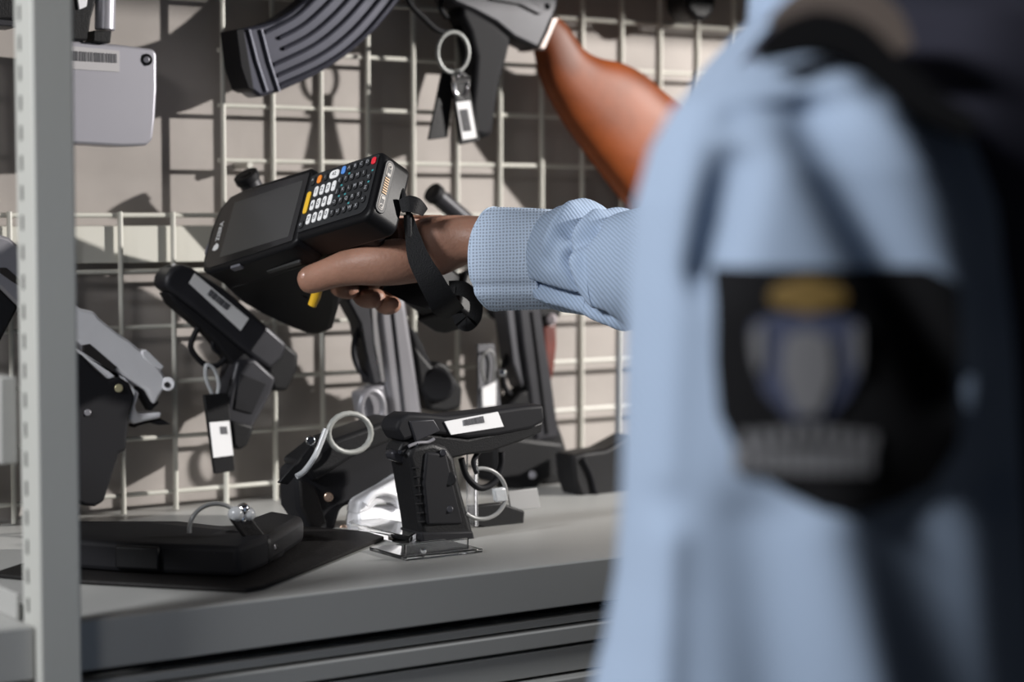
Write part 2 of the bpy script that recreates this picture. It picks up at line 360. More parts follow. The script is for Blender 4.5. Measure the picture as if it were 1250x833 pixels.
# far left pistols
lp = thing('silver_pistol', 'silver pistol partly hidden behind the upright at the left frame edge', 'handgun', onY(10, 370, 1.56))
prof('slide', [(-40, 262), (-5, 285), (12, 290), (60, 332), (60, 400), (24, 376), (0, 352), (-40, 322)], 1.556, .03, grey_m, lp, .003)
prof('ejection_port', [(0, 327), (8, 327), (30, 346), (30, 353), (14, 343), (0, 333)], 1.5545, .003, dark_m, lp, .0003)
prof('grip', [(-40, 322), (0, 350), (24, 374), (0, 420), (-40, 420)], 1.558, .026, poly_m, lp, .003)
tl = thing('hanging_handgun', 'black handgun at the top left corner left of the upright', 'handgun', onY(5, 30, 1.56))
prof('frame', [(-50, -40), (30, -40), (26, 24), (0, 26), (-50, 20)], 1.556, .034, poly_m, tl, .003)
prof('slide', [(-50, 18), (26, 26), (26, 33), (-50, 28)], 1.554, .036, gun_m, tl, .001)

# silver pistol left
Ys = 1.560
sp = thing('silver_pistol', 'silver pistol with black grip hanging right of the slotted upright', 'handgun', onY(140, 560, Ys+.01))
c7 = lambda L: [(x/3.906, 400+y/3.906) for x, y in L]
prof('slide', [(60, 352), (100, 377), (116, 380), (122, 388)] + c7([(570, 30), (620, 60), (680, 112), (770, 200), (800, 245), (790, 290), (765, 330), (742, 372), (700, 300), (640, 262), (580, 222), (480, 150), (400, 88)]) + [(60, 396)], Ys, .026, silver_m, sp, .003)
prof('barrel_hood', c7([(400, 84), (430, 78), (560, 190), (536, 212), (400, 118)]), Ys-.001, .004, dark_m, sp, .0004)
prof('frame_rail', [(80, 418)] + c7([(400, 118), (536, 212), (600, 240), (650, 300), (640, 350), (600, 300), (560, 235), (520, 248), (400, 140)]), Ys-.001, .027, silver_m, sp, .0015)
prof('tang', c7([(640, 290), (668, 312), (646, 380), (662, 412), (730, 408), (776, 404), (766, 434), (700, 446), (640, 462), (608, 436), (632, 350)]), Ys+.004, .018, silver_m, sp, .002)
prof('rear_sight', c7([(676, 112), (700, 104), (786, 184), (770, 206), (720, 176), (682, 142)]), Ys-.001, .02, silver_m, sp, .0012)
cyl('firing_pin', onY(205, 469, Ys-.002), onY(205, 469, Ys+.02), .006, silver_m, sp, .001); cyl('pin_hole', onY(204, 470, Ys-.0028), onY(204, 470, Ys), .0025, dark_m, sp)
prof('hammer', c7([(650, 250), (690, 270), (760, 360), (720, 400), (680, 330)]), Ys+.006, .012, gun2_m, sp, .001)
prof('backstrap', c7([(640, 462), (770, 434), (820, 462), (760, 466), (700, 450), (640, 480)]), Ys+.006, .012, gun2_m, sp, .001)
gp = prof('grip', [(60, 420)] + c7([(395, 130), (450, 190), (520, 252), (566, 226), (622, 262), (648, 330), (618, 440), (610, 520), (604, 590), (572, 600), (540, 700), (500, 832)]) + [(117, 619), (104, 618), (60, 600)], Ys-.002, .034, gun2_m, sp, .005, 3)
cyl('grip_screw', onY(145, 474, Ys-.0035), onY(145, 474, Ys), .0035, mat('brassy', (.6, .55, .35), .3, .8), sp, .0006)
cyl('grip_screw', onY(107, 504, Ys-.0035), onY(107, 504, Ys), .0028, grey_m, sp, .0006)

# black pistol with label, left centre
Yf = 1.563
fp = thing('black_pistol', 'black pistol with white barcode strip along its slide, muzzle up left', 'handgun', onY(310, 548, Yf+.01))
prof('slide', [(201, 350), (203, 338), (210, 328), (222, 322), (236, 327), (246, 334), (275, 352), (307, 380), (332, 402), (352, 420), (346, 436), (330, 452), (310, 438), (270, 404), (236, 376), (214, 360)], Yf, .027, gun_m, fp, .004, 3)
cyl('muzzle', onY(206, 337, Yf+.013)+Vector((-.004, 0, .003)), onY(222, 350, Yf+.013), .0085, gun2_m, fp, .001)
cyl('front_sight', onY(210, 325, Yf+.010), onY(214, 329, Yf+.010), .0035, silver_m, fp, .0006)
prof('frame', [(205, 357), (214, 360), (240, 380), (272, 406), (312, 440), (322, 452), (300, 462), (286, 446), (262, 414), (246, 400), (214, 372)], Yf+.003, .022, gun2_m, fp, .002)
lb = prof('slide_label', [(238, 334), (304, 389), (294, 404), (231, 346)], Yf-.0008, .001, label_m, fp, 0, label='white barcode strip')
barcode(lb, [(258, 353), (282, 373), (277, 379), (253, 360)], Yf-.0013)
ptube('trigger_guard', [(243, 398), (236, 412), (233, 424), (240, 436), (252, 446), (266, 446), (280, 434), (290, 440)], Yf+.013, .0026, gun2_m, fp)
ptube('trigger', [(262, 412), (260, 424), (268, 432)], Yf+.013, .002, gun2_m, fp)
prof('beavertail', [(330, 420), (344, 414), (366, 432), (364, 452), (352, 478), (334, 478), (326, 460)], Yf+.002, .024, poly_m, fp, .004, 3)
prof('grip', [(290, 440), (312, 438), (338, 462), (332, 480), (322, 500), (308, 524), (302, 544), (292, 550), (286, 544), (284, 520), (274, 512), (280, 480)], Yf-.002, .030, gun_m, fp, .005, 3)
prof('grip_panel', [(293, 456), (326, 468), (308, 506), (286, 500)], Yf-.0035, .003, gun2_m, fp, .001)
prof('magazine_base', [(282, 512), (312, 520), (303, 545), (292, 551), (284, 545)], Yf-.003, .032, poly_m, fp, .003)
ft = thing('plastic_tie_tag', 'black tag with white label tied below the pistol with the barcode strip', 'tag', onY(268, 578, Yf-.01))
prof('tag', [(249, 482), (279, 480), (287, 575), (262, 579)], Yf-.012, .004, poly_m, ft, .001)
lb = prof('tag_label', [(256, 516), (280, 514), (285, 556), (261, 559)], Yf-.0128, .0009, label_m, ft, 0, label='white printed label')
prof('stamp', [(269, 521), (277, 521), (278, 530), (270, 530)], Yf-.0133, .0006, bar_m, lb, 0)
ptube('tie', [(262, 486), (252, 464), (252, 446), (262, 452), (267, 470), (264, 486)], Yf-.008, .0018, wtag_m, ft)

# grey pistol standing muzzle-up in the middle
Yg = 1.54
gy = thing('grey_steel_pistol', 'grey steel pistol pointing up below the hand', 'handgun', onY(480, 530, Yg))
prof('slide', [(462, 340), (492, 340), (498, 380), (507, 440), (517, 508), (480, 514), (473, 470), (468, 430), (463, 390)], Yg, .03, grey_m, gy, .005, 3)
tube('slide_flute', [onY(480, 380, Yg-.0005), onY(487, 440, Yg-.0005), onY(494, 505, Yg-.0005)], .0016, mat('flute', (.10, .10, .11), .4, .6), gy)
prof('rail', [(450, 340), (459, 340), (465, 400), (474, 466), (466, 468), (456, 420)], Yg+.003, .024, mat('bright_rail', (.42, .41, .42), .3, .7), gy, .0015)
prof('frame', [(424, 366), (436, 358), (452, 372), (458, 420), (466, 468), (456, 470), (446, 430), (440, 396)], Yg+.004, .022, gun_m, gy, .002)
ptube('trigger_guard', [(440, 395), (434, 412), (432, 432), (438, 450), (448, 460), (458, 462)], Yg+.012, .0028, gun_m, gy)
prof('rear_frame', [(440, 480), (456, 472), (474, 468), (484, 500), (486, 530), (472, 536), (462, 520), (446, 512)], Yg+.004, .02, grey_m, gy, .003)
tube('hammer_ring', ell(454, 499, 14, 22, Yg-.004), .0034, grey_m, gy, cyc=True)
prof('grip', [(470, 512), (517, 508), (524, 560), (500, 640), (468, 640), (476, 560)], Yg, .03, poly_m, gy, .005)

# black revolver-like silhouette beside it
bk = thing('black_revolver', 'small black revolver behind the front pistol, right of the grey one', 'handgun', onY(540, 502, 1.54))
prof('frame', [(505, 420), (516, 432), (528, 447), (534, 440), (546, 445), (556, 460), (566, 474), (564, 498), (545, 504), (525, 502), (512, 470)], 1.54, .03, poly_m, bk, .005, 3)
cyl('drum', onY(534, 470, 1.533), onY(534, 470, 1.575), .016, gun2_m, bk, .003)
prof('barrel', [(498, 398), (510, 404), (530, 446), (522, 458), (505, 430)], 1.545, .02, gun2_m, bk, .004)

# dark pistol at the right, muzzle up
Ym = 1.545
dm = thing('black_pistol', 'large dark pistol pointing up below the sleeve cuff', 'handgun', onY(660, 590, Ym))
prof('slide', [(628, 340), (658, 340), (662, 380), (666, 411), (675, 467), (684, 534), (654, 542), (644, 470), (637, 424)], Ym, .03, gun_m, dm, .004, 3)
tube('slide_flute', [onY(649, 380, Ym-.0005), onY(658, 450, Ym-.0005), onY(668, 530, Ym-.0005)], .0014, gun2_m, dm)
prof('rail', [(614, 346), (628, 346), (634, 400), (644, 462), (638, 476), (626, 444), (620, 400)], Ym+.004, .022, mat('rail_grey', (.09, .09, .10), .4, .5), dm, .002)
ptube('trigger_guard', [(622, 430), (614, 450), (616, 472), (626, 484), (640, 486)], Ym+.013, .003, gun2_m, dm)
prof('frame', [(610, 505), (636, 478), (650, 472), (676, 500), (688, 534), (697, 562), (690, 590), (668, 594), (650, 570), (618, 560), (604, 540)], Ym+.002, .026, poly_m, dm, .004, 3)
prof('grip', [(604, 530), (690, 540), (694, 580), (660, 592), (646, 622), (636, 622), (630, 596), (604, 590)], Ym-.006, .034, poly_m, dm, .006, 3)
cyl('screw', onY(650, 580, Ym-.008), onY(650, 580, Ym), .004, grey_m, dm, .001)
nd = thing('wooden_grip_handgun', 'handgun with dark red wooden grip behind the dark upright pistol', 'handgun', onY(672, 470, 1.575))
prof('grip', [(662, 396), (680, 392), (681, 420), (678, 450), (674, 470), (664, 440)], 1.572, .02, dwood_m, nd, .004, 3)
prof('frame', [(652, 350), (684, 350), (688, 380), (680, 396), (660, 400)], 1.572, .02, poly_m, nd, .004)
cyl('lanyard_stud', onY(673, 390, 1.562), onY(673, 390, 1.575), .0055, mat('stud', (.45, .40, .42), .5), nd, .002)
pt = thing('evidence_tag', 'silver and white tag hanging between the small revolver and dark pistol', 'tag', onY(596, 500, 1.53))
prof('tag', [(583, 420), (604, 420), (612, 500), (584, 503)], 1.532, .003, mat('tag_grey', (.10, .10, .11), .5), pt, .001)
prof('tag_label', [(588, 474), (606, 466), (606, 496), (589, 498)], 1.530, .002, label_m, pt, .001)
ptube('tie', [(592, 466), (588, 450), (590, 434), (598, 428), (604, 440), (602, 466)], 1.528, .0011, MATS.get('tie_grey') or mat('tie_grey', (.24, .24, .235), .3), pt)
cyl('rivet', onY(613, 455, 1.527), onY(613, 455, 1.532), .0036, chrome_m, pt, .001)

# barrels above
def barrel(lab, p0, p1, r, Y0, Y1, m=None):
    t = thing('hanging_revolver', lab, 'handgun', onY(*p1, Y1))
    a, b = onY(*p0, Y0), onY(*p1, Y1)
    cyl('barrel', a, b, r, m or gun_m, t, .0012)
    d = (b-a).normalized()
    cyl('muzzle_ring', a-d*.001, a+d*.006, r*1.18, gun2_m, t, .0008); cyl('bore', a-d*.0016, a, r*.5, dark_m, t)
    s = a+d*.012+Vector((0, 0, r)); 
    bm = bmesh.new(); add_prism(bm, [s+Vector((0, 0, -.002)), s+d*.014+Vector((0, 0, -.002)), s+d*.012+Vector((0, 0, .004))], Vector((0, -.0015, 0)), Vector((0, .0015, 0))); finish('front_sight', bm, gun2_m, t)
    cyl('frame', b, b+d*.045, r*1.6, gun2_m, t, .003)
    return t
barrel('dark handgun muzzle showing above the hand and wrist', (528, 235), (592, 290), .0085, 1.565, 1.575)
barrel('dark handgun muzzle showing just above the scanner screen', (300, 214), (345, 300), .0095, 1.565, 1.575)
barrel('dark handgun showing in the gap below the wrist beside the cuff', (566, 342), (606, 368), .010, 1.578, 1.58)

# right black handgun at the shirt edge
ob = thing('black_holster', 'black holstered handgun standing beside the shirt edge', 'holster', onY(735, 630, 1.47))
prof('body', [(699, 556), (718, 552), (740, 549), (775, 530), (775, 620), (760, 618), (746, 634), (739, 633), (735, 616), (709, 607), (702, 587)], 1.47, .03, poly_m, ob, .004, 3)
prof('tab', [(739, 612), (778, 606), (780, 626), (745, 632)], 1.466, .003, mat('tab_grey', (.34, .34, .34), .5), ob, .001, label='light grey tab')
ptube('belt_loop', [(712, 560), (722, 580), (728, 604)], 1.468, .002, gun2_m, ob)

# ============================================================ on the shelf
# big black pistol/holster
jb = thing('black_handgun', 'bulky black handgun leaning diagonally left of the front pistol', 'handgun', onZ(392, 651, SZ))
prof('body', [(362, 576), (380, 560), (407, 538), (440, 524), (484, 512), (514, 522), (508, 560), (499, 576), (470, 594), (440, 612), (418, 621), (412, 640), (408, 655), (384, 656), (376, 640), (364, 622)], 1.43, .034, gun2_m, jb, .005, 3)
prof('slide', [(370, 566), (405, 538), (484, 510), (500, 512), (500, 530), (430, 560), (385, 590)], 1.424, .04, poly_m, jb, .004, 3)
cyl('screw', onY(401, 607, 1.427), onY(401, 607, 1.433), .004, mat('copper_screw', (.7, .5, .38), .25, .9), jb, .001)
cyl('screw', onY(419, 645, 1.427), onY(419, 645, 1.433), .0032, MATS['copper_screw'], jb, .001)
prof('grip_panel', [(366, 586), (386, 594), (400, 640), (384, 650), (368, 620)], 1.427, .004, leather_m, jb, .002)
# ring + tag
rg = thing('split_ring', 'pale round ring looped through the grey pistol', 'ring', onY(428, 553, 1.405))
tube('ring', ell(427, 529, 26, 24, 1.405), .0024, mat('pale_ring', (.28, .285, .27), .4), rg, cyc=True)
rt_ = thing('ring_tag', 'narrow black tag hanging from the pale ring down to the left', 'tag', onY(345, 590, 1.41))
prof('tag', [(380, 544), (390, 550), (352, 592), (340, 590)], 1.408, .004, poly_m, rt_, .001)
ptube('tie', [(398, 524), (392, 540), (384, 558), (372, 575), (362, 582)], 1.404, .0024, wtag_m, rt_)
cyl('rivet', onY(379, 538, 1.404), onY(379, 538, 1.41), .004, chrome_m, rt_, .0012)
# silver revolver + acrylic block
sv = thing('silver_revolver', 'silver revolver lying low between the bulky handgun and the front pistol', 'revolver', onZ(470, 655, SZ))
prof('frame', [(438, 612), (470, 594), (492, 580), (506, 586), (510, 620), (508, 650), (496, 650), (492, 626), (480, 614), (462, 616), (448, 626), (436, 630)], 1.415, .02, silver_m, sv, .003, 3)
ptube('trigger_guard', [(446, 616), (456, 604), (472, 601), (486, 608), (490, 620)], 1.413, .003, silver_m, sv)
cyl('cylinder', onY(430, 636, 1.425), onY(500, 632, 1.425), .012, silver_m, sv, .002)
cyl('barrel', onY(436, 650, 1.425), onY(506, 646, 1.425), .006, silver_m, sv, .001)
def acr(name, lab, pts_px, z0, z1):
    t = bmesh.new(); add_prism(t, [onZ(x, y, SZ) for x, y in pts_px], Vector((0, 0, z0)), Vector((0, 0, z1)))
    o = finish(name, t, acry_m, None, .001, 2); return meta(o, lab, 'display stand')
acr('acrylic_block', 'clear acrylic block on the shelf under the silver revolver', [(424, 650), (500, 668), (520, 654), (440, 640)], .0005, .008)
# front pistol on stand
Yp = 1.325
fr = thing('black_pistol', 'large black pistol with grip standing on the clear stand at the shelf front', 'handgun', onY(545, 664, Yp+.012))
prof('slide', [(483, 524), (488, 512), (500, 505), (524, 506), (545, 508), (600, 502), (640, 496), (664, 494), (666, 514), (650, 524), (610, 532), (572, 536), (545, 532), (520, 530), (492, 540)], Yp, .026, gun2_m, fr, .003, 3)
prof('slide_panel', [(500, 514), (530, 512), (538, 526), (508, 540)], Yp-.0012, .003, gun_m, fr, .001)
ptube('slide_catch', [(499, 545), (510, 541), (522, 540), (530, 536)], Yp-.001, .0014, grey_m, fr)
prof('frame', [(492, 540), (520, 530), (572, 536), (640, 522), (664, 514), (662, 528), (640, 538), (600, 552), (570, 556), (545, 562), (500, 562), (486, 552)], Yp+.002, .022, poly_m, fr, .002)
prof('grip', [(497, 556), (505, 545), (530, 540), (546, 546), (556, 560), (562, 590), (568, 612), (579, 650), (579, 662), (516, 662), (511, 630), (506, 600), (502, 575)], Yp-.003, .032, poly_m, fr, .007, 4)
prof('grip_panel', [(521, 552), (546, 554), (554, 590), (566, 640), (522, 642), (517, 590)], Yp-.0052, .004, gun_m if False else gun2_m, fr, .0025, 3)
for q in ((541, 553), (549, 622)): cyl('grip_screw', onY(*q, Yp-.0065), onY(*q, Yp-.003), .0028, gun_m, fr, .0008)
cyl('grip_medallion', onY(549, 585, Yp-.006), onY(549, 585, Yp-.003), .0055, poly_m, fr, .001)
prof('magazine_base', [(514, 650), (578, 648), (581, 663), (516, 663)], Yp-.004, .034, gun2_m, fr, .002)
for i in range(7): tube('backstrap_ridge', [onY(503+i*1.2, 572+i*11, Yp-.0035), onY(511+i*1.2, 571+i*11, Yp-.0045)], .0008, poly_m, fr)
prof('hammer', [(478, 552), (490, 548), (500, 560), (502, 572), (492, 566), (480, 562)], Yp+.006, .012, gun_m, fr, .002)
ptube('trigger_guard', [(563, 560), (570, 582), (586, 596), (604, 588), (612, 568), (612, 552)], Yp+.012, .0027, gun2_m, fr)
ptube('trigger', [(584, 552), (578, 564), (582, 578)], Yp+.012, .0022, gun_m, fr)
for q in ((488, 552), (508, 543)): cyl('control_pin', onY(*q, Yp-.002), onY(*q, Yp), .0016, chrome_m, fr)
lb = prof('slide_label', [(543, 515), (608, 503), (615, 521), (551, 531)], Yp-.0012, .001, label_m, fr, 0, label='white barcode sticker')
barcode(lb, [(566, 513), (590, 508), (592, 516), (567, 520)], Yp-.0018)
# acrylic stand
ac = thing('acrylic_stand', 'clear acrylic stand holding up the front black pistol', 'display stand', onZ(545, 678, SZ))
a0 = onZ(496, 686, SZ); 
bm = bmesh.new(); add_box(bm, (a0.x, a0.y, SZ+.0004), (a0.x+.068, a0.y+.055, SZ+.0035)); finish('base', bm, acry_m, ac, .0006)
bm = bmesh.new(); add_box(bm, (a0.x+.002, a0.y+.004, SZ+.0036), (a0.x+.058, a0.y+.007, SZ+.012)); finish('front_lip', bm, acry_m, ac, .0006)
b0 = onY(594, 660, Yp+.012); b1 = onY(594, 546, Yp+.012)
bm = bmesh.new(); add_box(bm, (b0.x-.0018, Yp+.027, SZ+.0036), (b0.x+.0018, Yp+.040, b1.z)); finish('strut', bm, acry_m, ac, .0006)
cyl('chrome_pin', onY(586, 548, Yp+.005), onY(600, 546, Yp+.005), .0012, chrome_m, ac)
cyl('edge_stud', a0+Vector((.016, .002, .0042)), a0+Vector((.016, .002, .008)), .0026, chrome_m, ac, .001)
# tie ring right of grip with tags
tr = thing('tie_ring', 'clear plastic tie ring beside the front pistol grip', 'ring', onY(588, 635, Yp-.002))
tube('ring', ell(588, 603, 30, 31, Yp-.002, 20, -100, 130), .0017, mat('tie_grey', (.24, .24, .235), .3), tr)
prof('buckle', [(603, 597), (618, 595), (621, 612), (606, 614)], Yp-.004, .005, wtag_m, tr, .0015)
k2 = thing('tie_tag', 'black tag lying behind the tie ring with pale end', 'tag', onZ(608, 648, SZ))
prof('tag', [(572, 618), (612, 614), (641, 624), (639, 652), (600, 648), (574, 640)], 1.365, .006, poly_m, k2, .0015)
prof('label', [(620, 600), (656, 596), (660, 620), (624, 624)], 1.367, .002, mat('tab_grey', (.34, .34, .34), .5), k2, .0005, label='pale grey end')

# ---- leather mat and pistol on it
mt = [(-12, 706), (60, 712), (150, 717), (300, 725), (322, 721), (398, 690), (470, 660), (455, 654), (340, 645), (120, 652), (30, 692)]
t = bmesh.new(); add_prism(t, [onZ(x, y, SZ) for x, y in mt], Vector((0, 0, .0003)), Vector((0, 0, .0035)))
o = finish('leather_mat', t, leather_m, None, .0012, 2); meta(o, 'thin black leather mat lying on the shelf beside the upright', 'mat')
MZ = SZ+.0037
bp = thing('black_pistol', 'flat black pistol lying on the leather mat at the shelf front', 'handgun', onZ(200, 700, MZ))
def slab(name, pts, z0, z1, m, par, bev=.002, **k):
    t = bmesh.new(); add_prism(t, [onZ(x, y, MZ) for x, y in pts], Vector((0, 0, z0)), Vector((0, 0, z1))); return finish(name, t, m, par, bev, 3, **k)
slab('slide', [(70, 694), (150, 700), (292, 706), (318, 696), (334, 688), (180, 672), (78, 676)], .0002, .022, gun2_m, bp, .004)
slab('ejection_port', [(140, 700.5), (194, 703.5), (200, 699), (150, 696)], .0035, .0200, poly_m, bp, .002)
slab('frame', [(80, 678), (190, 676), (334, 688), (348, 680), (220, 664), (90, 664)], .0002, .018, poly_m, bp, .003)
slab('grip', [(245, 690), (330, 692), (372, 664), (330, 656)], .0002, .022, poly_m, bp, .006)
cyl('grip_screw', onZ(170, 700, MZ)+Vector((0, -.0032, .013)), onZ(170, 700, MZ)+Vector((0, .001, .013)), .0022, chrome_m, bp, .0008)
cyl('brass_pin', onZ(284, 697, MZ)+Vector((0, -.0035, .013)), onZ(284, 697, MZ)+Vector((0, .004, .013)), .003, brass_m, bp, .0008)
ptube('slide_lever', [(262, 674), (266, 684), (264, 692)], onZ(264, 704, MZ).y-.001, .0012, gun_m, bp)
Yq = onZ(300, 690, MZ).y
r2 = thing('tie_ring', 'dull clear ring standing up from the pistol on the leather mat', 'ring', onY(262, 650, Yq))
tube('ring', ell(264, 648, 33, 33, Yq, 20, 175, 320), .0016, mat('tie_grey', (.24, .24, .235), .3), r2)
for q, r_ in (((288, 628), .006), ((297, 622), .005), ((303, 628), .0055), ((295, 634), .004)): 
    bm = bmesh.new(); bmesh.ops.create_icosphere(bm, subdivisions=2, radius=r_, matrix=Matrix.Translation(onY(*q, Yq-.003))); finish('clasp_bead', bm, wtag_m if r_ > .005 else chrome_m, r2)
r3 = thing('strap_tag', 'short black strap tag leaning over the pistol on the mat', 'tag', onY(325, 675, Yq))
prof('strap', [(281, 634), (306, 630), (322, 650), (342, 668), (336, 675), (318, 672), (298, 656)], Yq-.006, .004, leather_m, r3, .0015)
prof('end_piece', [(314, 665), (336, 664), (339, 671), (318, 674)], Yq-.0075, .003, grey_m, r3, .001)

# ============================================================ SCANNER
MD = Matrix(((0.25669, 0.41919, -0.87085), (-0.94331, 0.30482, -0.13132), (0.2104, 0.8552, 0.47368)))
OD = Vector((0.75339747, 1.42633858, 0.00500565))
def dv(l, w_, h): return OD + MD @ Vector((l/1000, w_/1000, h/1000))
DN = MD @ Vector((0, 0, 1)); DW = MD @ Vector((0, 1, 0)); DL = MD @ Vector((1, 0, 0))
sc = thing('handheld_scanner', 'black handheld barcode computer with keypad and pistol grip held in the hand', 'scanner', dv(0, 0, -20))
def rrect(l0, l1, w0, w1, r, n=4, rs=None):
    rs = rs or (r, r, r, r); out = []
    for (cx, cy, a0), rr in zip(((l1, w1, 0), (l0, w1, 90), (l0, w0, 180), (l1, w0, 270)), rs):
        sx = -1 if cx == l1 else 1; sy = -1 if cy == w1 else 1
        for k in range(n+1):
            a = math.radians(a0+90*k/n); out.append((cx+sx*rr+rr*math.cos(a), cy+sy*rr+rr*math.sin(a)))
    return out
def dslab(name, pts, h0, h1, m, par, bev=0, seg=2, sc0=None, **k):
    bm = bmesh.new(); add_prism(bm, [dv(a, b, 0) for a, b in pts], DN*(h0/1000), DN*(h1/1000)); return finish(name, bm, m, par, bev/1000, seg, **k)
def dside(name, pts, w0, w1, m, par, bev=0, seg=2, **k):
    bm = bmesh.new(); add_prism(bm, [dv(a, 0, b) for a, b in pts], DW*(w0/1000), DW*(w1/1000)); return finish(name, bm, m, par, bev/1000, seg, **k)
body = dslab('screen_housing', [(-106, -22), (-103, -33), (-94, -37.5), (-40, -38), (8, -36), (15, -32), (15, 33), (8, 38.5), (-70, 40), (-92, 37), (-103, 27), (-107, 6)], -30, -.6, dev_m, sc, 3.0, 3)
kb_ = dslab('keypad_housing', rrect(5, 96, -30.5, 32, 9), -32, -1.0, dev_m, sc, 3.5, 4)
dslab('screen_glass', [(-101, -24), (-98, -31), (-92, -33.5), (9, -31), (9, 33), (-70, 36), (-90, 33), (-98, 25), (-101.5, 6)], -1, .1, glass_m, sc, .3)
dslab('display', rrect(-82, 3, -26, 27, .5), 0, .25, scr_m, sc, 0)
dslab('keypad', rrect(12.5, 91, -24.5, 28.5, 2, rs=(2, 1, 1, 8)), -1.2, .1, pad_m, sc, .2)
dslab('side_button', rrect(-66, -54, 0, 1, .2), -8, -3, mat('button_grey', (.13, .13, .15), .4), sc, .2) if False else None
dside('side_button', rrect(-66, -54, -7, -1.5, 1), -39.2, -36, mat('button_grey', (.12, .12, .14), .4), sc, .4)
dside('side_button', rrect(-40, 0, -22, -18.5, 1.5), -39.0, -36, mat('button_dark', (.03, .03, .03), .5), sc, .4)
dslab('speaker_slot', rrect(-104.5, -102.3, -18, -8, 1), -2, .2, mat('button_grey', (.12, .12, .14), .4), sc, 0)
def text(name, s, pos, xdir, ydir, size, m, par, depth=.00015):
    cu = bpy.data.curves.new(name, 'FONT'); cu.body = s; cu.size = size; cu.align_x = 'CENTER'; cu.align_y = 'CENTER'; cu.extrude = depth; cu.offset = size*.012
    ob_ = bpy.data.objects.new(name, cu); COL.objects.link(ob_)
    bpy.context.view_layer.update()
    me = bpy.data.meshes.new_from_object(ob_.evaluated_get(bpy.context.evaluated_depsgraph_get())); bpy.data.objects.remove(ob_)
    x = xdir.normalized(); y = (ydir-x*ydir.dot(x)).normalized(); z = x.cross(y)
    R = Matrix((x, y, z)).transposed()
    off = rootloc(par)
    for v in me.vertices: v.co = R @ v.co + pos - off
    o = bpy.data.objects.new(name, me); link(o, par); me.materials.clear(); me.materials.append(m); return o
text('maker_name', 'ZEBRA', dv(-91.5, 1.5, .25), DW, -DL, .0062, mat('print_white', (.7, .7, .7), .5), sc)
dslab('maker_mark', [(-95, -16), (-91, -17.5), (-87.5, -16), (-88, -12.5), (-91, -10), (-94, -12)], .1, .3, MATS['print_white'], sc)
def key(l, w_, a, b, m, leg=None, lm=None, h=1.5):
    k = dslab('key', rrect(l-a/2, l+a/2, w_-b/2, w_+b/2, min(a, b)*.42), .1, h, m, sc, .4, 2)
    if leg: text('key_legend', leg, dv(l, w_, h+.05), DW if False else DL, DW, b*.62/1000 if b < 9 else .0055, lm or leg_m, k, .00005)
    return k
key(17.2, 22, 5.5, 8.5, pad_m, '^')
key(25.2, 21.6, 4.8, 7.5, ora_m); key(32, 22, 5, 7, pad_m, 'i'); key(42.8, 21.8, 11, 7.6, wkey_m, '42', bar_m); key(53, 22.8, 4.6, 7.4, blu_m)
dots = [25, 32, 38.9, 45.6]
nums = ['1', '2', '3', '-', '4', '5', '6', '.', '7', '8', '9', '0']
for j, w_ in enumerate((10.1, -2.6, -15.5)):
    for i, l_ in enumerate(dots): key(l_-.4*j, w_, 4.6, 9.6, wkey_m, nums[j*4+i], bar_m)
key(16.9, 1.7, 4.8, 20.5, yel_m); key(16.1, -18.2, 5.5, 7.5, pad_m, 'o')
letters = iter('ABCDEFGHIJKLMNOPQRSTUVWXYZ+*/=#')
for i in range(4): key(59.4+7*i, 23.3, 4.9, 6.6, pad_m, next(letters))
key(87.4, 22.4, 5, 6.4, red_m)
for j, w_ in enumerate((13.6, 3.5, -6.4, -16.4)):
    for i in range(5): key(51.5+6.85*i, w_, 4.9, 6.6, pad_m, next(letters))
for l_, w_ in ((85.8, 8), (85.4, -1.8), (85.2, -12)): key(l_, w_, 4.9, 6.6, pad_m, next(letters, '.'))
for l_, w_ in ((87.6, 14), (86, 4), (60, 18.4), (54, -1), (54, 9), (61, -1), (68, -11)): dslab('key_hint', rrect(l_-1, l_+1, w_-.8, w_+.8, .2), .1, .2, teal_m, sc)
# end face contacts
def dend(name, pts, l0, l1, m, par, bev=0, **k):
    bm = bmesh.new(); add_prism(bm, [dv(0, a, b) for a, b in pts], DL*(l0/1000), DL*(l1/1000)); return finish(name, bm, m, par, bev/1000, 2, **k)
dend('contact_frame', rrect(-22, 25, -14, -3.5, 5), 95, 97.0, dev_m, sc, .4)
for a_, b_ in ((-19.5, -6), (10, 22.5)):
    cp = dend('charging_pad', rrect(a_, b_, -11.2, -5.6, 2.7), 95, 97.5, con_m, sc, .2); dend('pad_inlay', rrect(a_+.8, b_-.8, -10.4, -6.4, 1.9), 97, 97.65, dev_m, cp, 0)
for w_ in (-16, 19):
    cyl('contact_hole', dv(97.5, w_, -8.4), dv(97.9, w_, -8.4), .0019, con_m, sc); cyl('contact_pin', dv(97.6, w_, -8.4), dv(98.3, w_, -8.4), .0011, dev_m, sc)
for w_ in (-9, 12): dend('contact_gap', rrect(w_-1.2, w_+1.2, -10, -7, .4), 97.4, 97.9, con_m, sc)
for i in range(7): dend('contact_strip', rrect(-5+i*2.15, -3.9+i*2.15, -10.8, -6.2, .3), 95, 97.6, brass_m, sc)
